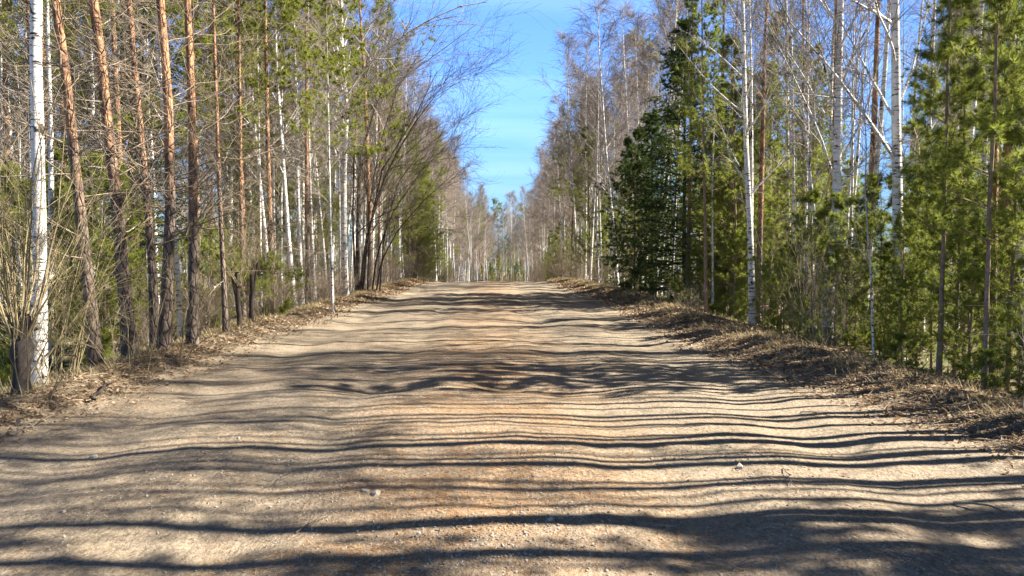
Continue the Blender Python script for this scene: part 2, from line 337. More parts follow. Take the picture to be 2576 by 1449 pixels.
m = M("road_dirt"); o = m.map((1, 1, 1)); X, Y, _ = m.sep(o)
lng = m.noise(m.map((1.5, .16, 1)), 1, 4, .6, .5); big = m.noise(m.map((.5, .3, 1)), 1, 3, .55); mid = m.noise(m.map((2.2, 1.6, 1)), 1, 5, .65, .4); fine = m.noise(m.map((28, 20, 1)), 1, 4, .7)
c = m.mix(m.rng(lng, .4, .62), (.275, .212, .135), (.125, .092, .058))
c = m.mix(m.rng(big, .45, .65, 0, .7), c, (.225, .195, .15))
c = m.mix(m.rng(mid, .56, .72, 0, .65), c, (.31, .26, .19))
c = m.mix(m.rng(mid, .44, .3, 0, .6), c, (.16, .118, .08))
wob = m.math('ADD', X, m.math('MULTIPLY', m.math('SUBTRACT', m.noise(m.map((.3, .12, 1)), 1, 3), .5), .9))
trk = None                                               # pale compacted wheel tracks
for c0, w0 in ((-3.25, .5), (-1.5, .38), (1.35, .4), (2.9, .45)):
    t_ = m.rng(m.math('ABSOLUTE', m.math('SUBTRACT', wob, c0)), w0 * .35, w0 * 1.3, 1, 0); trk = t_ if trk is None else m.math('MAXIMUM', trk, t_)
c = m.mix(m.math('MULTIPLY', trk, m.rng(mid, .3, .65, .3, .8)), c, (.30, .245, .172))
xm = m.math('ABSOLUTE', m.math('SUBTRACT', X, m.math('MULTIPLY', m.math('SUBTRACT', m.noise(m.map((.01, .12, 1)), 1, 2), .5), 1.6)))
mid_band = m.rng(xm, .3, 1.5, 1, 0)
need = m.noise(m.map((6, 4.5, 1)), 1, 5, .75, .8)
c = m.mix(m.math('MULTIPLY', m.rng(need, .36, .6, 0, .95), mid_band), c, (.31, .155, .052))
c = m.mix(m.math('MULTIPLY', m.rng(m.noise(m.map((1.1, .8, 1)), 1, 4, .7, .6), .58, .68, 0, .7), m.rng(fine, .4, .6)), c, (.25, .14, .065))
spk = m.noise(m.map((85, 60, 1)), 1, 3, .8); c = m.mix(.55, c, m.mix(m.rng(fine, .36, .64), (.085, .063, .043), (.40, .33, .24)))
c = m.mix(m.math('MULTIPLY', m.rng(spk, .56, .64), .6), c, (.10, .07, .045)); c = m.mix(m.math('MULTIPLY', m.rng(spk, .42, .36), .5), c, (.52, .44, .33))
vs = m.vor(m.map((30, 30, 30)), 1, "Distance"); gm = m.rng(m.noise(m.map((1.7, 1.1, 1)), 1, 4, .7), .5, .62)
st = m.math('MULTIPLY', m.rng(vs, .17, .24, 1, 0), gm); c = m.mix(m.math('MULTIPLY', st, .7), c, (.62, .55, .45))
m.col(c); m.b.inputs["Roughness"].default_value = .95
m.bump(m.math('ADD', m.math('ADD', m.math('MULTIPLY', fine, .5), mid), m.math('MULTIPLY', st, .5)), .032, 1.0); ROAD = m.m

m = M("forest_floor"); o = m.map((1, 1, 1)); X, Y, _ = m.sep(o)
a = m.noise(m.map((16, 16, 16)), 1, 5, .75); b = m.noise(m.map((.9, .9, 1)), 1, 4, .6); g = m.noise(m.map((.35, .35, 1)), 1, 3, .6)
c = m.mix(m.rng(a, .35, .65), (.07, .048, .03), (.27, .20, .13)); c = m.mix(m.rng(b, .5, .68, 0, .75), c, (.30, .235, .13))
c = m.mix(m.rng(m.math('ABSOLUTE', m.math('ADD', X, m.math('MULTIPLY', b, 1.2))), 6.1, 5.2, 0, .75), c, m.mix(a, (.20, .14, .09), (.42, .32, .21)))
away = m.rng(m.math('ABSOLUTE', X), 5.6, 7.5)
c = m.mix(m.math('MULTIPLY', m.rng(g, .42, .6, 0, .75), away), c, m.mix(a, (.05, .07, .02), (.13, .15, .045)))
m.col(c); m.bump(m.math('ADD', a, m.math('MULTIPLY', b, .6)), .05, 1); FLOOR = m.m

xs = axis_pts([(-160, -40, 8), (-40, -12, 1), (-12, -7, .25), (-7, -4, .07), (-4, 3.6, .5), (3.6, 7.4, .07), (7.4, 12, .25), (12, 40, 1), (40, 160, 8)])
ys = axis_pts([(-30, 2, 1), (2, 16, .08), (16, 34, .16), (34, 70, .5), (70, 130, 2), (130, 420, 6)])
def floor_z(x, y):
    e = np.where(x < 0, edge(y, -1), edge(y, 1)); return H(x, y) - .12 * (1 - sst(-.45, .02, np.abs(x) - e)) + .015
sheet("forest_floor", xs, ys, floor_z, FLOOR, kind="structure")
xr = axis_pts([(-5.4, 5.2, .045)]); yr = axis_pts([(-30, 1.5, 1), (1.5, 7, .035), (7, 14, .055), (14, 26, .1), (26, 70, .25), (70, 150, 2), (150, 420, 8)])
def road_z(x, y):
    e = np.where(x < 0, edge(y, -1), edge(y, 1)) + .22 * n4(x * 1.3, y * 1.3) + .10 * n3(x * 4.5, y * 4.5) + .05 * n2(x * 13, y * 13)
    return H(x, y) + .004 - .15 * sst(-.12, .25, np.abs(x) - e)
sheet("dirt_road", xr, yr, road_z, ROAD, kind="structure")

# ---------------------------------------------------------------- ground litter: uncountable, one object each
R0 = np.random.default_rng(11)
def scat_y(rng, n, y0, y1, p=1.6):                        # more of them near the camera
    return y0 + (y1 - y0) * rng.random(n) ** p
def leaves(rng, x, y, s, lift=.012):
    n = len(x); a = rng.random(n) * 6.28; z = np.maximum(H(x, y), floor_z(x, y)) + lift * rng.random(n)
    u = np.stack([np.cos(a), np.sin(a), rng.normal(size=n) * .45], 1); v = np.stack([-np.sin(a), np.cos(a), rng.normal(size=n) * .45], 1)
    c = np.stack([x, y, z + s * .25], 1); s = (s * (.6 + .8 * rng.random(n)))[:, None]
    V = np.stack([c - u * s, c - v * s * .55, c + u * s, c + v * s * .55], 1); V[:, 1, 2] += s[:, 0] * .35; V[:, 3, 2] += s[:, 0] * .3 * rng.random(n)
    i = np.arange(n)[:, None] * 4
    return (V.reshape(-1, 3), np.concatenate([i + [0, 1, 2], i + [0, 2, 3]]), 0, np.repeat(rng.random(n), 4), False)
m = M("dry_leaves"); t = m.attr(); m.col(m.mix(m.rng(t, .55, .95), m.mix(m.rng(t, 0, .5), (.085, .05, .028), (.27, .19, .115)), (.48, .38, .26))); m.translucent((.4, .25, .12, 1), .2); LEAF = m.m
ch = []
for sd, n, w in ((-1, 20000, 1.0), (1, 40000, 1.6)):
    y = scat_y(R0, n, 3.5, 50); x = edge(y, sd) - .15 - .7 * R0.random(n) ** 4 + np.abs(R0.normal(size=n)) * w * .7
    ch.append(leaves(R0, sd * x, y, .016 + .0011 * y))
y = scat_y(R0, 12000, 6, 45); x = R0.uniform(5.5, 16, 12000) * np.where(R0.random(12000) < .5, -1, 1); ch.append(leaves(R0, x, y, .035 + .001 * y))
obj("leaf_litter", mk_mesh("leaf_litter", ch, [LEAF]), kind="stuff", label="tan and brown fallen leaves on both verges")
def blades(rng, x, y, z, l, w, lean=.6):
    n = len(x); a = rng.random(n) * 6.28; d = norm(np.stack([np.cos(a) * lean, np.sin(a) * lean, .4 + rng.random(n)], 1)) * (l * (.5 + rng.random(n)))[:, None]
    b = np.stack([x, y, z], 1); s = np.stack([-np.sin(a), np.cos(a), np.zeros(n)], 1) * w[:, None] if np.ndim(w) else np.stack([-np.sin(a), np.cos(a), np.zeros(n)], 1) * w
    V = np.stack([b - s, b + s, b + d * .6 + s * .6, b + d * .6 - s * .6, b + d + np.array([0, 0, -1]) * l[:, None] * .12], 1)
    i = np.arange(n)[:, None] * 5
    tn = np.repeat(rng.random(n), 5); return [(V.reshape(-1, 3), i + [0, 1, 2, 3], 0, tn, False), (V.reshape(-1, 3), i + [3, 2, 4], 0, tn, False)]
m = M("dry_grass"); t = m.attr(); m.col(m.mix(t, (.17, .13, .065), (.42, .34, .21))); m.translucent((.5, .4, .2, 1), .3); GRASS = m.m
ch = []
for sd in (-1, 1):
    nc = 760; yc = scat_y(R0, nc, 6, 60, 1.3); xc = edge(yc, sd) + .25 + np.abs(R0.normal(size=nc)) * .9
    y = np.repeat(yc, 30) + R0.normal(size=nc * 30) * .12; x = np.repeat(sd * xc, 30) + R0.normal(size=nc * 30) * .12
    ch += blades(R0, x, y, H(x, y), np.full(len(x), .16) * (1 + .01 * y), .0022 + .00022 * y, 1.1)
obj("dry_grass", mk_mesh("dry_grass", ch, [GRASS]), kind="stuff", label="dry pale grass along the road edges")
def sticks(rng, n, sd, w, y0, y1):
    y = scat_y(rng, n, y0, y1); x = sd * (edge(y, sd) - .25 + np.abs(rng.normal(size=n)) * w); a = rng.random(n) * 6.28; l = .03 + .16 * rng.random(n) ** 2
    d = np.stack([np.cos(a), np.sin(a), rng.normal(size=n) * .15], 1) * l[:, None]; b = np.stack([x, y, np.maximum(H(x, y), floor_z(x, y)) + .02], 1)
    P = np.stack([b - d, b + rng.normal(size=(n, 3)) * .012, b + d], 1); P[:, 1, 2] = b[:, 2] + .01
    return tubes(P, (.0018 + .0022 * rng.random(n) + .00015 * y)[:, None] * np.array([[1, .9, .5]]), 3, 0, tone=np.repeat(rng.random(n), 9))
m = M("twig_litter"); t = m.attr(); m.col(m.mix(t, (.06, .045, .03), (.36, .29, .20))); TL = m.m
obj("twig_litter", mk_mesh("twig_litter", [sticks(R0, 4500, -1, .6, 4, 40), sticks(R0, 7000, 1, 1.0, 4, 40)], [TL]), kind="stuff", label="small dry sticks among the leaves on both verges")
# green undergrowth (dwarf shrubs, moss tufts) on the forest floor
m = M("green_undergrowth"); t = m.attr(); m.col(m.mix(t, (.05, .085, .02), (.15, .19, .04))); m.translucent((.16, .2, .04, 1), .35); UG = m.m
ch = []
nc = 900; yc = scat_y(R0, nc, 7, 60, 1.3); xc = R0.uniform(6.2, 20, nc) * np.where(R0.random(nc) < .55, -1, 1)
y = np.repeat(yc, 34) + R0.normal(size=nc * 34) * .3; x = np.repeat(xc, 34) + R0.normal(size=nc * 34) * .3
ch += blades(R0, x, y, H(x, y), np.full(len(x), .22), .012 + .0004 * y, 1.2)
obj("undergrowth", mk_mesh("undergrowth", ch, [UG]), kind="stuff", label="green bilberry undergrowth on the forest floor")
# pine needle litter on the road
m = M("needle_litter"); t = m.attr(); m.col(m.mix(t, (.30, .13, .045), (.58, .36, .16))); NL = m.m
n = 42000; y = scat_y(R0, n, 2.2, 14, 1.5); x = np.where(R0.random(n) < .6, R0.normal(size=n) * .9, R0.uniform(-4.2, 4.6, n))
keep = n2(x * 1.6 + 5, y * 1.6) + .5 * n3(x * 4, y * 4) > -.05; x = x[keep]; y = y[keep]; n = len(x)
a = R0.random(n) * 6.28; L_ = .022 + .02 * R0.random(n); d = np.stack([np.cos(a), np.sin(a), R0.normal(size=n) * .12], 1) * L_[:, None]; s = np.stack([-np.sin(a), np.cos(a), a * 0], 1) * (.0012 + .0002 * y)[:, None]
b = np.stack([x, y, H(x, y) + .009], 1); V = np.stack([b - d - s, b - d + s, b + d], 1)
obj("needle_litter", mk_mesh("needle_litter", [(V.reshape(-1, 3), np.arange(3 * n).reshape(-1, 3), 0, np.repeat(R0.random(n), 3), False)], [NL]), kind="stuff", label="orange fallen pine needles on the dirt road")
# gravel
ICO_V = np.array([(0, 0, 1), (.89, 0, .45), (.28, .85, .45), (-.72, .53, .45), (-.72, -.53, .45), (.28, -.85, .45), (.72, .53, -.45), (-.28, .85, -.45), (-.89, 0, -.45), (-.28, -.85, -.45), (.72, -.53, -.45), (0, 0, -1)])
ICO_F = np.array([(0, 1, 2), (0, 2, 3), (0, 3, 4), (0, 4, 5), (0, 5, 1), (1, 6, 2), (2, 7, 3), (3, 8, 4), (4, 9, 5), (5, 10, 1), (2, 6, 7), (3, 7, 8), (4, 8, 9), (5, 9, 10), (1, 10, 6), (11, 7, 6), (11, 8, 7), (11, 9, 8), (11, 10, 9), (11, 6, 10)])
def stones(rng, x, y, s):
    n = len(x); q = ICO_V[None] * (1 + .25 * rng.normal(size=(n, 12, 1))) * np.stack([.8 + .5 * rng.random(n), .8 + .5 * rng.random(n), .5 + .35 * rng.random(n)], 1)[:, None] * s[:, None, None]
    V = q + np.stack([x, y, H(x, y) + .004 + s * .2], 1)[:, None]
    return (V.reshape(-1, 3), (np.arange(n)[:, None, None] * 12 + ICO_F[None]).reshape(-1, 3), 0, np.repeat(rng.random(n), 12), False)
m = M("stone"); t = m.attr(); m.col(m.mix(t, m.mix(m.noise(m.map((60, 60, 60))), (.14, .11, .08), (.26, .21, .16)), (.42, .36, .28))); STONE = m.m
cl = [(.25, 4.6, .35, .5, 900), (.05, 4.0, .35, .3, 700), (-.4, 3.9, .3, .2, 350), (1.9, 5.4, .45, .4, 380), (-2.1, 5.6, .25, .7, 300), (-1.1, 4.8, .3, .3, 200), (1.8, 3.6, .7, .3, 200), (-.1, 8.6, .9, .5, 350), (-1.6, 4.7, .6, .5, 220), (-2.8, 4.6, .5, .4, 120), (.3, 5.8, .25, .5, 250), (1.6, 4.6, .5, .3, 200), (-.6, 12.5, 1.2, .7, 260)]
xx = np.concatenate([c[0] + R0.normal(size=int(c[4] * 1.6)) * c[2] for c in cl] + [R0.uniform(-4, 4.4, 1500)]); yy = np.concatenate([c[1] + R0.normal(size=int(c[4] * 1.6)) * c[3] for c in cl] + [scat_y(R0, 1500, 2.4, 16)])
obj("gravel", mk_mesh("gravel", [stones(R0, xx, yy, .0026 + .0085 * R0.random(len(xx)) ** 3.2)], [STONE]), kind="stuff", label="pale gravel in patches on the dirt road")
# loose stones one can point at
big = [(945, 1245, .03, "larger pale stone of the foreground pair left of the road centre"), (920, 1238, .022, "smaller pale stone beside a larger one left of the road centre"), (235, 1153, .028, "lone tan stone lying on the left wheel track"),
       (805, 1090, .022, "pale stone farthest up the road, left of the orange needle strip"), (1860, 1180, .034, "flat pale stone at the left end of the right gravel patch"), (1348, 1200, .026, "white stone at the top of the central gravel patch"),
       (600, 1105, .018, "small stone on the left track below a long trunk shadow"), (1385, 1310, .024, "stone inside the densest central gravel patch"), (160, 1290, .02, "pale stone low on the far left of the dirt")]
for px, py, s, lb in big:
    v = at(px, py, 1.) - np.array([0, 0, CAMZ]); d = 1.6 / -v[2]
    for _ in range(8): p = np.array([0, 0, CAMZ]) + v * d; d = (CAMZ - float(H(p[0], p[1]))) / -v[2]
    p = np.array([0, 0, CAMZ]) + v * d; x0, y0 = p[:2]
    q = stones(R0, np.array([0.]), np.array([0.]), np.array([s])); vv = q[0] - q[0].mean(0)
    ob = obj("stone", mk_mesh("stone", [(vv, q[1], 0, q[3] * .4 + .5, False)], [STONE]), label=lb, category="stone", group="loose stones on the road")
    ob.location = (x0, y0, float(H(x0, y0)) + s * .35)

def ground_at(px, py):
    v = at(px, py, 1.) - np.array([0, 0, CAMZ]); d = 1.6 / -v[2]
    for _ in range(12): p = np.array([0, 0, CAMZ]) + v * d; d = .5 * d + .5 * (CAMZ - float(H(p[0], p[1]))) / -v[2]
    p = np.array([0, 0, CAMZ]) + v * d; return p[:2]
def twig(p0, p1, r, lb, name="fallen_twig", cat="twig", grp="fallen twigs on the road", mat=None, sub=5, arch=.02):
    a = ground_at(*p0); b = ground_at(*p1); L = np.linalg.norm(b - a); t = np.linspace(0, 1, 9); rg = np.random.default_rng(int(p0[0] * 7 + p0[1]))
    xy = a + (b - a) * t[:, None] + rg.normal(size=(9, 2)) * L * .018; z = H(xy[:, 0], xy[:, 1]) + r + .008 + arch * np.sin(t * pi)
    P = np.column_stack([xy, z]); o0 = P[0].copy(); P = P - o0; R = r * np.linspace(1, .35, 9)
    ch = [tubes(P[None], R[None], 6, 0)]
    if sub: ch.append(tubes(*grow(rg, P[None], R[None], sub, .2, .95, .6, .2, -.28, .6, 4, .12, .02, r * .4, .4, flat=.8), 3, 0))
    ob = obj(name, mk_mesh(name, ch, [mat or TWIG]), label=lb, category=cat, group=grp); ob.location = o0
twig((2400, 1270), (2560, 1305), .009, "long dark straight stick lying at the right of the foreground", sub=2)
twig((2015, 1040), (2090, 1052), .007, "small dark twig on the road near the right leaf bank")
twig((1640, 1328), (1760, 1345), .004, "thin twig in the shade right of the foreground centre")
twig((1745, 1395), (1860, 1440), .005, "crooked dark twig at the bottom edge right of centre")
twig((1840, 1435), (1940, 1405), .004, "twig crossing another at the bottom edge right of centre")
twig((1845, 1330), (1930, 1300), .004, "pale forked twig standing out in the right foreground")
twig((745, 1345), (830, 1300), .004, "long thin twig in shade left of the foreground centre")
twig((1900, 1335), (2000, 1345), .004, "dark twig right of the pale forked one in the foreground")
twig((2440, 1345), (2500, 1362), .004, "short dark twig near the lower right corner")
twig((1965, 1180), (2010, 1245), .004, "curled brown twig beside the right gravel patch")
twig((1755, 1085), (1690, 1072), .003, "small twig beneath a trunk shadow right of the needle strip")
twig((690, 705 + 520), (730, 1190), .003, "short twig on the left half of the road")
twig((2080, 875), (2150, 905), .03, "thick pale broken log resting on the right leaf bank", "fallen_log", "log", "fallen wood on the right bank", YBARK, 0, .0)
twig((2395, 835), (2185, 900), .012, "long thin pole sloping down the right bank to the leaves", "fallen_log", "log", "fallen wood on the right bank", YBARK, 3, .12)
twig((235, 1010), (285, 965), .022, "dark broken branch lying on the left bank beside the shrub", "fallen_log", "log", "fallen wood on the left bank", DARK, 3, .05)
twig((60, 1090), (150, 1040), .006, "thin pale stick on the left bank below the shrub", "fallen_log", "log", "fallen wood on the left bank", GREYB, 1, .02)
twig((870, 770), (1075, 700), .02, "dark dead branch reaching over the left bank under the alder", "fallen_log", "log", "fallen wood on the left bank", DARK, 8, .5)

# ---------------------------------------------------------------- trees one can point at
def hero_line(pts, d, Ht, n=22):
    """pixel points of the trunk from its foot up -> local polyline, foot location"""
    W_ = np.array([at(px, py, d) for px, py in pts]); zf = float(H(W_[0, 0], d)) - .08
    foot = W_[0].copy(); k = (W_[1] - W_[0]) / max(W_[1, 2] - W_[0, 2], .1); foot = W_[0] + k * (zf - W_[0, 2]); foot[1] = d
    P = np.concatenate([foot[None], W_[1:] if len(W_) > 2 else W_[1:]]); top = P[-1]; h = top[2] - zf
    if h < Ht:
        k = (P[-1] - P[-2]) / (P[-1, 2] - P[-2, 2]); r = Ht - h
        P = np.concatenate([P, (top + k * r * .4)[None] * 1.0, (top + k * r * .6 + np.array([0, 0, r * .4]))[None]])
    Lc = P - foot
    if h > Ht:                                           # a tree whose top is inside the picture
        k = int(np.searchsorted(Lc[:, 2], Ht)); f = (Ht - Lc[k - 1, 2]) / (Lc[k, 2] - Lc[k - 1, 2]); Lc = np.concatenate([Lc[:k], (Lc[k - 1] + (Lc[k] - Lc[k - 1]) * f)[None]])
    Q = resample(Lc, n); return Q, foot
def hero(kind, pts, d, wpx, Ht, seed, name, label, cat, grp, limbs=(), **kw):
    rg = np.random.default_rng(seed); Q, foot = hero_line(pts, d, Ht)
    Q[1:-1, 1] += rg.normal(size=len(Q) - 2).cumsum() * .01
    r0 = wpx / F * d / 2 * .97; R = trad(r0, len(Q), .1, .5 if kind == 'pine' else .35)
    if kind == "birch": pr = birch_parts(rg, Q, R, limbs=[([np.array(at(*q)) - foot for q in lp], lr) for lp, lr in limbs], **kw)
    else: pr = {"pine": pine_parts, "young": young_parts, "spruce": spruce_parts}[kind](rg, Q, R, **kw)
    return make(name, pr, tuple(foot), label, cat, grp)
GP = "orange barked pines on the left"; GB = "white birches by the left road edge"
hero("birch", [(97, 955), (98, 700), (96, 400), (88, 150), (90, 0)], 9.5, 36, 15, 1, "birch_tree", "thick white birch at the far left behind the willow shoots", "birch", GB, t0=.33, nb=24)
hero("pine", [(245, 945), (232, 800), (212, 620), (196, 450), (172, 230), (140, 0)], 10.3, 28, 15, 2, "pine_tree", "leftmost big pine, leaning left just right of the thick white birch", "pine", GP, nd=44)
hero("pine", [(330, 925), (312, 720), (298, 540), (275, 350), (255, 150), (238, 0)], 11, 31, 16, 3, "pine_tree", "thickest orange pine, leaning left, second from the white birch", "pine", GP, nd=44)
hero("pine", [(392, 905), (385, 690), (368, 490), (350, 300), (325, 0)], 12.6, 21, 15, 4, "pine_tree", "slim orange pine between the two straightest pines and the thickest one", "pine", GP, nd=40)
hero("pine", [(410, 918), (424, 700), (431, 500), (424, 250), (404, 0)], 11.5, 27, 16, 5, "pine_tree", "bright orange pine with foot bending left at the bank", "pine", GP, nd=44)
hero("pine", [(484, 900), (486, 600), (485, 400), (478, 180), (468, 0)], 12.4, 24, 15, 6, "pine_tree", "straight upright pine with dark left side, rightmost of the big ones", "pine", GP, nd=44)
hero("pine", [(570, 872), (560, 650), (553, 480), (545, 250), (540, 100)], 14.5, 13, 11, 7, "pine_tree", "thin scaly pine right of the big pines on the left bank", "pine", GP, nd=36)
hero("pine", [(688, 760), (682, 600), (675, 350), (670, 130), (668, 0)], 22, 15, 14, 8, "pine_tree", "slender orange pine carrying bright green foliage to its right", "pine", GP, nd=30, live=.33, dead=(.08, .33), Ll=3.2, nl=46, K=22, nl_=.14, nw=.02)
hero("pine", [(612, 790), (606, 500), (600, 0)], 19, 13, 12, 70, "pine_tree", "pine with bright drooping green boughs between the big and the slender pines", "pine", GP, nd=20, live=.36, dead=(.1, .36), Ll=2.9, nl=40, K=22, nl_=.14, nw=.02)
hero("pine", [(775, 745), (772, 500), (770, 0)], 25, 13, 12, 71, "pine_tree", "green topped pine just left of the tall overhanging birch", "pine", GP, nd=18, live=.38, dead=(.1, .38), Ll=2.7, nl=40, K=22, nl_=.15, nw=.024)
hero("birch", [(455, 870), (448, 700), (430, 420), (402, 200), (395, 0)], 14.5, 14, 14, 9, "birch_tree", "leaning slim birch seen behind the straight left pines", "birch", GB, nb=22)
hero("birch", [(868, 720), (866, 600), (866, 420), (872, 280), (862, 150), (858, 0)], 27, 17, 16, 10, "birch_tree", "tall white birch with a long limb reaching over the road", "birch", GB, nb=34, t0=.28, m2=9, m3=8,
     limbs=[([(868, 245, 27), (905, 185, 26.6), (960, 130, 26), (1020, 85, 25.5), (1090, 45, 25), (1160, 15, 24.8), (1225, 5, 24.6)], .055), ([(870, 270, 27), (930, 185, 26.5), (1000, 100, 26), (1060, 60, 25.6), (1150, 40, 25.2)], .035),
            ([(872, 260, 27), (960, 190, 26.5), (1060, 160, 26), (1100, 100, 25.5), (1130, 60, 25.4)], .03), ([(870, 120, 27), (920, 70, 26.8), (980, 20, 26), (1040, -60, 25)], .035), ([(874, 280, 27), (960, 250, 26), (1050, 170, 26), (1120, 120, 25.5), (1200, 60, 25)], .03)])
hero("birch", [(838, 790), (832, 600), (826, 300), (820, 0)], 20.5, 7, 9, 11, "birch_tree", "thin young birch at the left bank edge below the tall birch", "birch", GB, nb=20, L=-.15, k=6)
hero("birch", [(738, 740), (722, 560), (708, 350), (697, 200), (690, 0)], 24, 13, 14, 12, "birch_tree", "curving white birch just right of the slender orange pine", "birch", GB)
hero("birch", [(758, 730), (750, 500), (744, 300), (738, 0)], 26, 11, 15, 13, "birch_tree", "straight white birch left of the tall overhanging birch", "birch", GB)
hero("birch", [(790, 720), (782, 500), (776, 300), (775, 0)], 29, 9, 15, 14, "birch_tree", "slim cream birch between two thicker birches on the left", "birch", GB)
# dark leafless alder clump, several stems from one foot
rg = np.random.default_rng(77); fx = at(905, 748, 30.5); foot = np.array([fx[0], 30.5, float(H(fx[0], 30.5)) - .1]); stems = []
for i, pts in enumerate([[(900, 740), (900, 560), (905, 400), (950, 250), (1010, 120)], [(905, 740), (922, 600), (965, 450), (1035, 320), (1110, 220)], [(912, 740), (925, 600), (960, 430), (1040, 300), (1100, 180)],
                         [(935, 738), (948, 640), (990, 530), (1060, 430), (1150, 340)], [(895, 740), (888, 560), (890, 400), (900, 250), (930, 120)], [(945, 738), (958, 660), (1000, 580), (1070, 500), (1150, 430)], [(955, 738), (965, 600), (1000, 460), (1060, 380), (1120, 330)], [(925, 738), (930, 500), (960, 350), (1000, 220), (1060, 130)]]):
    P = np.array([at(a, b, 30.5 - j * .35 * (i % 3 - .5)) for j, (a, b) in enumerate(pts)]) - foot; P[0, 2] = 0; stems.append(resample(P, 12))
P = np.stack(stems); R = (np.array([.09, .075, .05, .04, .05, .038, .038, .04])[:, None] * np.linspace(1, .15, 12)[None])
b1 = grow(rg, P, R, 15, .2, .97, .6, .25, -.36, .45, 6, .12, .0, .008, .3); b2 = grow(rg, *b1, 9, .2, 1, .6, .2, -.4, .6, 4, .14, 0, .005, .5); b3 = grow(rg, *b2, 6, .2, 1, .55, .2, -.45, .7, 3, .12, 0, .0035, .5)
make("alder_tree", {"trunk": ([tubes(P, R, 7, 0)], [DARK]), "crown": ([tubes(*b1, 4, 0), tubes(*b2, 3, 0), tubes(*b3, 3, 0, smooth=False)], [ALD])}, tuple(foot), "dark many-stemmed leafless alder spreading toward the road", "alder")

# willow stump with shoots, far left
fx = at(52, 1015, 7.9); foot = np.array([fx[0], 7.9, float(H(fx[0], 7.9)) - .1])
rg = np.random.default_rng(5); sp = trunk_line(rg, .95, .03, .03, 9); sr = .082 * (1 + .15 * rg.random(9)); sr[-1] = .05; sr *= 1 + .2 * np.sin(np.arange(9) * 1.7)
pr = bush_parts(rg, 30, 2.7, .011, OLIVE, .46, 5, 3, .10, .75, -.03)
make("willow_stump", {"stump": ([tubes(sp[None], sr[None], 14, 0, jag=.11, rng=rg)], [DARK]), "shoot": pr["stem"], "twig": pr["twig"]}, tuple(foot), "black cut willow stump with a fan of yellowish shoots", "willow")
for i, (px, py, d, L, ns, lb) in enumerate([(72, 1015, 7.85, 2.0, 20, "yellowish shoots rising from the ground against the black stump"), (150, 985, 8.8, 1.7, 22, "low yellowish willow bush right of the black stump"), (10, 1000, 8.6, 2.8, 26, "tall willow bush at the left picture edge"), (330, 950, 9.8, 1.3, 14, "low bare bush at the foot of the thickest pine"),
                                   (430, 915, 10.8, 1.6, 16, "bare bush in front of the bright orange pine")]):
    fx = at(px, py, d); rg = np.random.default_rng(50 + i); make("willow_bush", bush_parts(rg, int(ns * .6), L, .0062, OLIVE, .55, 6, 4, .25), (fx[0], d, float(H(fx[0], d))), lb, "bush", "bushes on the near left bank")
for i, (px, py, d, h, lb) in enumerate([(262, 900, 13.6, 3.6, "bright green young pine between the two leftmost orange pines"), (45, 900, 12.2, 3.4, "young pine glowing green behind the black willow stump"), (190, 900, 14.5, 4.2, "green young pine behind the leftmost leaning pine"), (690, 860, 19.5, 1.5, "small dark pine among the bare bushes of the left bank"), (520, 880, 17, 2.4, "young pine in the gap right of the straight upright pine")]):
    fx = at(px, py, d); rg = np.random.default_rng(330 + i); L_ = trunk_line(rg, h, .02, .02, 12)
    make("young_pine", young_parts(rg, L_, trad(.03, 12), t0=.04, L=1.15, sp=.25, K=18, nl_=.09, nw=.012, per=6), (fx[0], d, float(H(fx[0], d))), lb, "pine", "young pines under the left wood")
# broken dark snags at (610,750)
for i, (px, py, d, h, lean, lb) in enumerate([(605, 850, 15.2, 1.15, -.06, "black broken stump left of a twin on the left bank"), (632, 838, 15.8, 1.4, .05, "black broken stump right of its twin on the left bank")]):
    fx = at(px, py, d); rg = np.random.default_rng(90 + i); L_ = trunk_line(rg, h, 0, .05, 9); L_[:, 0] += lean * L_[:, 2]
    P2 = resample(np.array([L_[3], L_[3] + [lean * 1.5, 0, .4], L_[3] + [lean * 2.5, .05, .8]]), 6)
    q = bush_parts(rg, 12, 1.6, .008, OLIVE, .5, 4, 3, .07, h * .8)
    make("broken_stump", {"stump": ([tubes(L_[None], (.055 * np.linspace(1, .8, 9))[None], 9, 0, jag=.08, rng=rg), tubes(P2[None], (.028 * np.linspace(1, .6, 6))[None], 7, 0)], [DARK]), "shoot": q["stem"], "twig": q["twig"]}, (fx[0], d, float(H(fx[0], d)) - .05), lb, "stump", "broken stumps on the left bank")

# right side
GR = "white birches on the right"; GY = "young pines along the right bank"
hero("spruce", [(1722, 745), (1722, 500), (1722, 30)], 27, 14, 10.6, 20, "spruce_tree", "tallest dark green spruce on the right, thin trunks before it", "spruce", "dark spruces on the right", nb=230, L=2.6, K=8, npt=7, nw=.02)
hero("spruce", [(1640, 735), (1640, 500), (1640, 250)], 30, 11, 7.6, 21, "spruce_tree", "dark spruce left of the tallest one, hugging its side", "spruce", "dark spruces on the right", nb=170, L=2.2, K=8, npt=7, nw=.02)
hero("young", [(1597, 738), (1597, 560), (1597, 380)], 29, 9, 6.2, 22, "young_pine", "black trunked young pine alone at the left end of the right bank", "pine", GY, L=1.7, nw=.016, nl_=.1, mat=NSPR, t0=.03, per=6)
hero("young", [(1776, 785), (1774, 600), (1770, 400), (1765, 0)], 21.5, 10, 10.5, 23, "young_pine", "straight thin pine standing in front of the tallest spruce", "pine", GY, t0=.35, L=1.5, nw=.012, per=4)
hero("birch", [(1893, 785), (1888, 600), (1878, 400), (1872, 200), (1868, 0)], 20, 18, 15, 24, "birch_tree", "slim white birch right of the tallest spruce", "birch", GR, nb=30, t0=.2, L=-.17)
hero("birch", [(1997, 760), (1996, 500), (1995, 250), (1990, 0)], 21.5, 10, 14, 25, "birch_tree", "thin straight birch left of a leaning one on the right", "birch", GR, t0=.3)
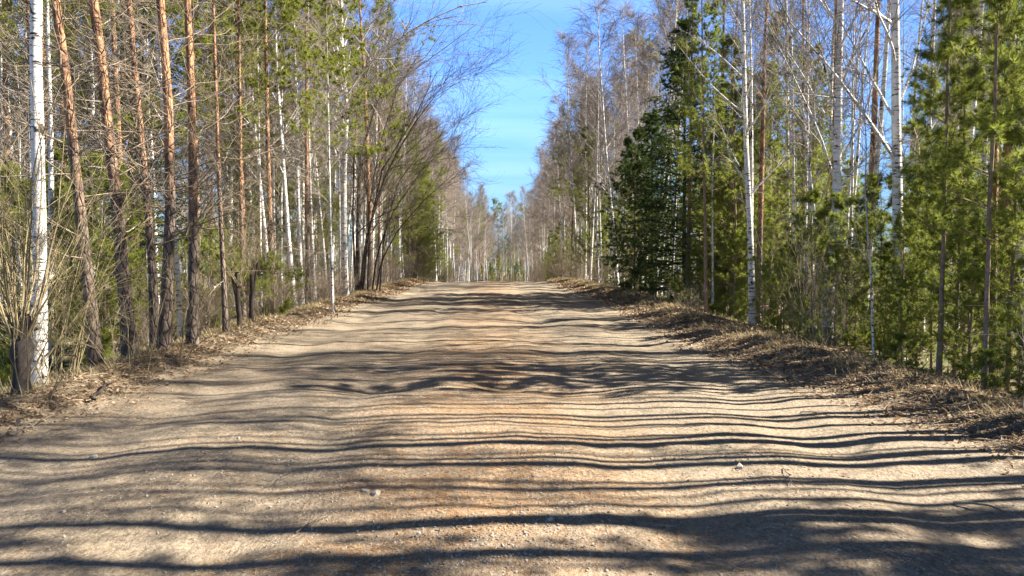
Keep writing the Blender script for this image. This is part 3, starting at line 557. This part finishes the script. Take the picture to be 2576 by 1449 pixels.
hero("birch", [(2060, 720), (2050, 560), (2025, 330), (2010, 180), (1990, 0)], 18.5, 11, 12, 26, "birch_tree", "slender birch leaning left, between the straight thin and the thick birch", "birch", GR, t0=.25)
hero("birch", [(2085, 790), (2092, 640), (2106, 500), (2110, 300), (2115, 0)], 16.5, 28, 15, 27, "birch_tree", "thick birch with a crooked foot hidden by pines, right of centre", "birch", GR, nb=26, t0=.22,
     limbs=[([(2105, 470, 16.5), (2060, 330, 16), (1990, 180, 15.6), (1930, 60, 15.2)], .03), ([(2112, 300, 16.5), (2060, 200, 16.5), (1980, 60, 16.5), (1940, -20, 16)], .025)])
hero("birch", [(2262, 845), (2258, 600), (2254, 300), (2250, 0)], 14, 31, 15, 28, "birch_tree", "thickest white birch with bold black marks on the right", "birch", GR, nb=24, t0=.2,
     limbs=[([(2245, 60, 14), (2210, 35, 13.6), (2160, 10, 13.2), (2100, -30, 12.8)], .035), ([(2250, 400, 14), (2170, 280, 13.5), (2080, 160, 13), (1990, 60, 12.6), (1950, -20, 12.4)], .036)])
hero("birch", [(2318, 855), (2325, 650), (2335, 400), (2345, 150), (2350, 0)], 15.5, 13, 13, 29, "birch_tree", "slim birch immediately right of the thickest birch", "birch", GR, t0=.3)
hero("birch", [(2520, 915), (2545, 740), (2572, 580), (2590, 400)], 11.5, 18, 11, 30, "birch_tree", "white birch leaning right out of the right picture edge", "birch", GR, t0=.35)
hero("birch", [(2610, 880), (2590, 500), (2565, 200), (2545, 60), (2535, 0)], 12.5, 26, 14, 31, "birch_tree", "birch bending left at the top right corner", "birch", GR, t0=.3)
def yhero(px0, pxm, px1, base, d, w, Ht, seed, lb, **kw):
    hero("young", [(px0, base), (pxm, 500), (px1, 0)], d, w, Ht, seed, "young_pine", lb, "pine", GY, **kw)
yhero(2362, 2372, 2384, 925, 10.7, 14, 7.5, 40, "nearer bare-footed young pine right of the thickest birch", t0=.24, L=.8, per=4)
yhero(2476, 2488, 2506, 972, 9.2, 14, 7.2, 41, "nearest young pine, right of its twin on the leaf bank", t0=.27, L=.85, per=4)
yhero(2535, 2552, 2560, 930, 10.2, 12, 6.8, 42, "young pine beside the leaning birch at the right edge", t0=.2, L=.9)
yhero(1941, 1938, 1935, 765, 23.5, 11, 8, 43, "thin orange stemmed pine between the slim and thin birches", t0=.1, L=1.6, nw=.012, mat=None)
yhero(2045, 2043, 2040, 800, 17, 8, 3.3, 44, "bushy young pine left of the thick crooked birch foot", t0=.08, L=1.7, nw=.011)
yhero(2130, 2132, 2134, 820, 15.6, 8, 3.1, 45, "bushy young pine right of the thick crooked birch foot", t0=.05, L=1.6, nw=.011)
yhero(2215, 2215, 2217, 840, 14.5, 8, 3.4, 46, "bushy young pine left of the thickest birch", t0=.08, L=1.5, nw=.01)
yhero(2300, 2305, 2306, 860, 14.6, 9, 4.6, 47, "young pine with fresh green boughs between the two right birches", t0=.08, L=1.1)
yhero(2425, 2428, 2430, 890, 12.4, 9, 6.4, 48, "young pine standing between the two bare-footed pines", t0=.1, L=.95)
yhero(1850, 1850, 1850, 770, 22.5, 9, 5.5, 49, "young pine left of the slim white birch", t0=.05, L=1.5, nw=.013)
yhero(2620, 2625, 2630, 960, 9.6, 11, 6.8, 52, "young pine cut off by the right picture edge", t0=.15, L=1.0)
for i, (px, d, h, L_, lb) in enumerate([(1955, 25, 10, 2.1, "tall yellow-green pine behind the thin orange stemmed pine"), (2045, 27, 9.5, 2.1, "tall yellow-green pine filling the gap behind the leaning birch"), (2420, 17, 8.5, 1.7, "tall full pine behind the two bare-footed young pines"), (2500, 19, 9.5, 1.9, "tallest full pine at the right, behind the nearest young pine"), (1840, 24, 9, 1.7, "tall pine rising between the spruce and the slim white birch")]):
    hero("young", [(px, 790), (px + 2, 400), (px, 0)], d, 12, h, 500 + i, "young_pine", lb, "pine", "tall full pines on the right", t0=.06, L=L_, K=18, nl_=.12, nw=.011)
# saplings and tiny pines
for i, (px, py, d, h, lb) in enumerate([(1700, 772, 22, .75, "small pine seedling below the tallest spruce"), (2562, 985, 8.7, .8, "small pine seedling at the right picture edge"), (1720, 780, 21.5, .6, "smaller seedling in front of the spruce foot"), (2270, 905, 11.4, .5, "low pine seedling on the leaf bank under the thickest birch"), (2480, 1010, 8.6, .45, "lowest pine seedling at the right end of the leaf bank")]):
    fx = at(px, py, d); rg = np.random.default_rng(300 + i); L_ = trunk_line(rg, h, .02, .02, 8)
    make("pine_seedling", young_parts(rg, L_, trad(.012, 8), t0=.1, L=.38, sp=.13, K=14, nl_=.06, nw=.007, per=5, m2=3, tuf=3), (fx[0], d, float(H(fx[0], d))), lb, "seedling", "pine seedlings on the right bank")
hero("birch", [(2196, 885), (2190, 700), (2178, 480), (2184, 350), (2176, 250)], 11.9, 6, 5, 60, "sapling", "crooked olive sapling on the leaf bank left of the thickest birch", "sapling", "bare saplings", nb=12, m2=5, m3=3, t0=.3, k=6, L=-.22)
hero("birch", [(2572, 1075), (2573, 980), (2574, 900)], 7.1, 4, 1.2, 61, "sapling", "tiny white sapling at the right edge of the road", "sapling", "bare saplings", nb=5, m2=2, m3=1, t0=.4, k=5, L=-.2)

# ---------------------------------------------------------------- the rest of the forest: protos, then copies
def P_birch(s, Ht, **kw): rg = np.random.default_rng(s); L_ = trunk_line(rg, Ht, .035, .06); return proto(birch_parts(rg, L_, trad(Ht * .0055, 16), rmin=.0055, k=6, **kw))
def P_pine(s, Ht, **kw): rg = np.random.default_rng(s); L_ = trunk_line(rg, Ht, .025, .05); return proto(pine_parts(rg, L_, trad(Ht * .0085, 16), K=20, nl_=.16, nw=.02, k=7, rmin=.005, **kw))
def P_young(s, Ht, **kw): rg = np.random.default_rng(s); L_ = trunk_line(rg, Ht, .02, .03); return proto(young_parts(rg, L_, trad(Ht * .0085, 16), K=14, nl_=.125, nw=.0115, k=6, **kw))
def P_spruce(s, Ht, **kw): rg = np.random.default_rng(s); L_ = trunk_line(rg, Ht, .008, .01); return proto(spruce_parts(rg, L_, trad(Ht * .009, 16), **kw))
BI = [P_birch(401, 16, nb=30, m3=8), P_birch(402, 14, nb=26, m3=8, t0=.38), P_birch(403, 17, nb=32, t0=.4, ang=.5), P_birch(404, 15, nb=28, t0=.25, m3=8, ang=.5), P_birch(405, 12, nb=24, t0=.3)]
BIS = [P_birch(411, 10, nb=16, m2=5, m3=5, t0=.35, L=-.15), P_birch(412, 8, nb=14, m2=5, m3=4, t0=.3, L=-.17)]
PI = [P_pine(421, 15, nd=22, Ld=1.2), P_pine(422, 13, nd=20, Ld=1.2, live=.42), P_pine(423, 16, nd=26, live=.55), P_pine(424, 12, nd=14, live=.35, dead=(.08, .35))]
YO = [P_young(431, 7, L=1.5, t0=.05), P_young(432, 5.5, L=1.4, t0=.04), P_young(433, 9, L=1.6, t0=.12)]
SP = [P_spruce(441, 9), P_spruce(442, 13, nb=150, L=2.2)]
BU = [proto(bush_parts(np.random.default_rng(450 + i), n, L, .007, GREYB, .5, 6, 4, .25)) for i, (n, L) in enumerate([(18, 1.4), (14, 2.2), (24, 1.0)])]
POL = []
for i_, (h_, r_, pn) in enumerate([(14, .07, 0), (14.5, .09, 1), (12.5, .05, 0), (16, .1, 1)]):
    rg = np.random.default_rng(470 + i_); L_ = trunk_line(rg, h_, .02, .04)
    POL.append(proto(pine_parts(rg, L_, trad(r_, 16), nd=14, Ld=.6, dead=(.15, .7), live=.78, nl=12, Ll=1.1, K=10, nl_=.13, nw=.018, k=7, rmin=.004) if pn else birch_parts(rg, L_, trad(r_, 16), nb=12, t0=.6, m2=5, m3=4, L=-.13, rmin=.0045, k=6)))
FB = [P_birch(481, 16, nb=34, m2=9, m3=9, t0=.28), P_birch(482, 14, nb=30, m2=9, m3=9, t0=.3), P_birch(483, 17, nb=36, m2=9, m3=9, t0=.34, ang=.5)]
taken = []
def put(pr, name, x, y, sc, label, cat, grp, rg):
    taken.append((x, y))
    th = sc * (.8 + .45 * rg.random())
    o = make(name, pr, (x, y, float(H(x, y)) - .06), label, cat, grp, rot=rg.random() * 6.28, scale=(th if name in ("birch_tree", "pine_tree", "young_birch") else sc, th if name in ("birch_tree", "pine_tree", "young_birch") else sc, sc))
    return o
RG = np.random.default_rng(2024)
NM = {"b": ("birch_tree", "birch"), "s": ("young_birch", "birch"), "p": ("pine_tree", "pine"), "y": ("young_pine", "pine"), "k": ("spruce_tree", "spruce"), "o": ("young_birch", "birch"), "q": ("pine_tree", "pine"), "f": ("birch_tree", "birch")}
PRO = {"b": BI, "s": BIS, "p": PI, "y": YO, "k": SP, "o": POL[::2], "q": POL[1::2], "f": FB}
ADJ = {"b": "bare white birch", "s": "thin bare young birch", "p": "tall green pine", "y": "bushy young pine", "k": "dark green spruce", "o": "pole thin birch", "q": "pole thin pine", "f": "tall twiggy birch"}
def zone(side, x0, x1, y0, y1, n, mixs, where, grp, sc=(.85, 1.1), frus=True, mind=.9):
    KEEP = [(2110, 16.5), (2255, 14), (1875, 20), (1772, 21.5), (1996, 21), (2335, 15.5), (2372, 10.7), (2490, 9.2), (868, 27), (680, 22), (485, 12.4), (425, 11.5), (900, 30.5), (1640, 30)]
    ks = list(mixs); w = np.array([mixs[k] for k in ks], float); w /= w.sum(); c = 0; tries = 0
    while c < n and tries < n * 30:
        tries += 1; y = y0 + (y1 - y0) * RG.random(); x = side * (x0 + (x1 - x0) * RG.random()) + float(cx(y))
        if frus and (abs(x) - 1.5) > y * (.72 if side > 0 else .68): continue
        if any((x - a) ** 2 + (y - b) ** 2 < mind ** 2 for a, b in taken[-400:]): continue
        k = ks[RG.choice(len(ks), p=w)]; pr = PRO[k][RG.integers(len(PRO[k]))]
        px_ = 1240 + F * x / y; hw = F * (2.3 if k == 'p' else 1.6 if k in 'yk' else 1.0 if k == 'q' else .25) / y
        if any(y < d_ and abs(px_ - p_) < hw + 18 for p_, d_ in KEEP) and RG.random() < .99: continue
        if side > 0 and k in 'ypkq' and x < 21 and any(abs(y - b_) < (1.9 if k == 'p' else 1.3) for b_ in (14.0, 16.7, 20.1, 11.2)): continue
        if side > 0 and 2110 < px_ < 2330 and k in 'ypkb' and RG.random() < .8: continue
        put(pr, NM[k][0], x, y, sc[0] + (sc[1] - sc[0]) * RG.random(), f"{ADJ[k]} {where}", NM[k][1], f"{NM[k][1]} trees {grp}" if k != 's' else f"thin birch trees {grp}", RG); c += 1
# left side
zone(-1, 8, 20, 13, 24, 28, dict(b=2, s=5, p=2, y=1.2, k=.6, q=4, o=4), "behind the big orange pines", "behind the orange pines")
zone(-1, 6.8, 12, 22, 34, 34, dict(b=5, s=6, p=2, y=1.5, o=2, q=2), "behind the tall overhanging birch", "behind the overhanging birch")
zone(-1, 5.6, 8.5, 34, 52, 26, dict(b=4, f=5, s=3, p=1, y=1), "behind the dark alder", "past the alder")
zone(-1, 4.9, 6.3, 48, 60, 8, dict(y=6), "at the left road edge before the crest", "at the left before the crest", sc=(1.0, 1.3))
zone(-1, 5.4, 9, 54, 100, 42, dict(f=10, p=.5), "in the distant row lining the left of the road", "in the far left row", sc=(.9, 1.15))
zone(-1, 4.1, 10, 100, 172, 40, dict(f=10, p=1), "in the farthest row left of the road past the crest", "in the farthest left row")
zone(-1, 12, 34, 24, 50, 50, dict(b=2, s=3, p=6, k=1, y=1.5, q=3), "deep inside the left wood", "deep in the left wood")
zone(-1, 9, 30, 50, 110, 24, dict(f=4, p=6), "far inside the left wood beyond the alder", "far in the left wood")
# right side
zone(1, 7.2, 13, 10, 22, 19, dict(s=3, q=4, y=.7, o=9), "behind the nearest young pines", "behind the near young pines", sc=(.75, 1.0))
zone(1, 6.6, 13, 22, 34, 26, dict(b=3, s=3, y=2.2, k=.4, o=8, q=3), "around the tallest spruce", "around the tallest spruce")
zone(1, 5.6, 9, 34, 52, 32, dict(b=3, f=3, s=2, y=4, o=6), "left of the spruces along the right roadside", "past the spruces")
zone(1, 5.6, 9, 52, 100, 42, dict(f=11, y=1.5, p=.4), "in the distant row lining the right of the road", "in the far right row", sc=(.9, 1.1))
zone(1, 3.7, 10, 100, 172, 40, dict(f=10, p=1.2, k=.3), "in the farthest row right of the road past the crest", "in the farthest right row")
zone(1, 14, 34, 22, 50, 22, dict(b=2, s=3, p=2, y=4, o=3), "deep inside the right wood", "deep in the right wood", sc=(.65, .9))
zone(1, 9, 30, 50, 110, 20, dict(f=3, p=4), "far inside the right wood beyond the spruces", "far in the right wood")
for x in np.linspace(-9, 13, 28):
    q_ = RG.random()
    put(FB[int(RG.integers(3))] if q_ < .66 else (PI[int(RG.integers(4))] if q_ < .93 else SP[1]), "birch_tree" if q_ < .66 else "pine_tree" if q_ < .93 else "spruce_tree", x, 166 + RG.random() * 22, 1.3, "distant " + ("birch" if q_ < .66 else "pine" if q_ < .93 else "spruce") + " closing the far end of the road", "birch" if q_ < .66 else "pine" if q_ < .93 else "spruce", "trees closing the road end, " + ("birch" if q_ < .66 else "pine" if q_ < .93 else "spruce"), RG)
# trees right of the frame whose shade falls on the foreground
OUT = [("p", 9.5, 2.4, .8), ("p", 13, 3.2, .9), ("p", 12, 1.0, .9), ("y", 8.3, 1.4, 1.0), ("p", 15, 3.4, .85), ("p", 12.5, 4.1, .7), ("p", 11, 3.0, .8), ("p", 7.5, -.5, .9), ("s", 6.4, 2.3, 1)]
for y_ in np.arange(2.8, 13.0, .2): OUT.append(("o" if RG.random() < .7 else "q", 6.7 + 3.2 * RG.random() + .3 * max(0, y_ - 8), y_ + RG.normal() * .12, .8 + .3 * RG.random()))
for y_ in np.arange(3.6, 7.4, .8): OUT.append(("o", 6.5 + 1.3 * RG.random(), y_ + RG.normal() * .08, .75 + .35 * RG.random()))
for k, x, y, s in OUT:
    put(PRO[k][int(RG.integers(len(PRO[k])))], NM[k][0], x, y, s, f"{ADJ[k]} just right of the view, shading the foreground", NM[k][1], f"{ADJ[k]}s beyond the right edge", RG)
for i in range(44):                                     # low fill of small pines on the right bank
    y = 7.3 + 22 * RG.random() ** 1.1; x = 5.9 + 2.4 * RG.random() + .02 * y
    put(YO[int(RG.integers(3))], "young_pine", x, y, .18 + .22 * RG.random(), "small bright green pine in the low growth of the right bank", "pine", "small pines filling the right bank", RG)
for i in range(36):                                     # low pines at the foot of the far rows
    sd_ = -1 if i % 2 else 1; y = 50 + 60 * RG.random(); x = sd_ * (5.3 + 2 * RG.random())
    put(YO[int(RG.integers(3))], "young_pine", x, y, .3 + .4 * RG.random(), "low pine at the foot of the distant birch row, " + ("left" if sd_ < 0 else "right") + " side", "pine", "low pines under the far rows, " + ("left" if sd_ < 0 else "right"), RG)
# bare bushes of the banks
def bush(side, y0, y1, n, w, grp, where, k=1.0):
    for _ in range(n):
        y = RG.uniform(y0, y1); x = side * (float(edge(y, side)) + .7 + abs(RG.normal()) * w)
        put(BU[int(RG.integers(3))], "bare_bush", x, y, k * (.6 + .6 * RG.random()), f"leafless brown bush {where}", "bush", f"bare bushes {grp}", RG)
bush(-1, 13, 22, 16, .9, "by the broken stumps", "among the broken stumps on the left bank")
bush(-1, 22, 45, 26, .8, "on the left bank under the birches", "at the foot of the birches on the left bank")
bush(1, 12, 20, 3, .9, "under the young pines", "under the young pines on the right bank")
bush(1, 20, 45, 7, .8, "along the far right bank", "along the right bank past the first birches")
bush(-1, 45, 100, 34, .8, "on the far left bank", "on the far left bank near the crest", 1.5); bush(1, 45, 100, 34, .8, "on the far right bank", "on the far right bank near the crest", 1.5)
for x in np.linspace(-6, 11, 22): put(YO[int(RG.integers(3))], "young_pine", x + RG.normal() * .3, 160 + RG.random() * 12, .5 + .35 * RG.random(), "distant low pine at the far end of the road", "pine", "low pines at the road end", RG)
for _ in range(80): put(BU[int(RG.integers(3))], "bare_bush", RG.uniform(-6, 10), RG.uniform(155, 178), 1.5, "distant brown bush at the far end of the road", "bush", "bushes at the road end", RG)
# the wood beyond: reads as one mass
def wood():
    ch = []; rg = np.random.default_rng(9)
    for i in range(320):
        sd = -1 if rg.random() < .5 else 1; y = rg.uniform(45, 230); x = sd * rg.uniform(max(13, 22 if y < 110 else 10), max(34, y * .75))
        if i > 250: y = rg.uniform(188, 235); x = rg.uniform(-16, 22)
        if 2090 < 1240 + F * x / y < 2340 and y < 120: continue
        Ht = rg.uniform(9, 14); L_ = trunk_line(rg, Ht, .03, .04, 7)
        if rg.random() < .5: pr = birch_parts(rg, L_, trad(.1, 7), nb=18, m2=5, m3=5, rmin=.012, k=5)
        else: pr = pine_parts(rg, L_, trad(.12, 7), nd=0, nl=16, K=7, nl_=.28, nw=.06, k=5, live=.3)
        z = float(H(x, y)); 
        for nme in pr:
            for v, f, m_, t, s in pr[nme][0]:
                mi = 0 if pr[nme][1][m_] is BIRCH else 1 if pr[nme][1][m_] is PINE else 2 if pr[nme][1][m_] is TWIG else 3
                ch.append((v + np.array([x, y, z]), f, mi, t, s))
    obj("distant_wood", mk_mesh("distant_wood", ch, [BIRCH, PINE, TWIG, NPINE]), kind="stuff", label="mixed wood behind the roadside rows")
wood()

# ---------------------------------------------------------------- labels: tell the near repeats apart by their order
ORD = "first second third fourth fifth sixth seventh eighth ninth tenth eleventh twelfth thirteenth fourteenth fifteenth sixteenth seventeenth eighteenth nineteenth twentieth".split()
MARKS = {"small pines filling the right bank": ("small bright pine", [(1640, "the lower spruce"), (1765, "the tallest spruce"), (1885, "the slim white birch"), (1997, "the thin straight birch"), (2100, "the crooked birch"), (2262, "the thickest birch"), (2365, "the nearer bare-footed pine"), (2480, "the nearest young pine")]),
         "bare bushes on the left bank under the birches": ("leafless brown bush", [(600, "the broken stumps"), (690, "the slender orange pine"), (760, "the straight white birch"), (838, "the thin young birch"), (868, "the overhanging birch"), (920, "the dark alder"), (1000, "the farther alder side"), (1080, "the far left pines")])}
for o in COL.objects:
    if o.get("group") in MARKS:
        w_, ms = MARKS[o["group"]]; p_ = 1240 + F * o.location.x / o.location.y
        o["label"] = w_ + " nearest the foot of " + min(ms, key=lambda q: abs(q[0] - p_))[1]
byl = {}
for o in COL.objects:
    if o.parent is None and "label" in o and "category" in o: byl.setdefault(o["label"], []).append(o)
for lb, os_ in byl.items():
    if 1 < len(os_) <= 20 and "far" not in lb.split() and "distant" not in lb.split() and "deep" not in lb.split():
        os_.sort(key=lambda o: o.location.x / max(o.location.y, 1))
        if len(lb.split()) > 13: continue
        for i, o in enumerate(os_): o["label"] = ("leftmost" if i == 0 else "rightmost" if i == len(os_) - 1 else ORD[i] + " from left") + " " + lb
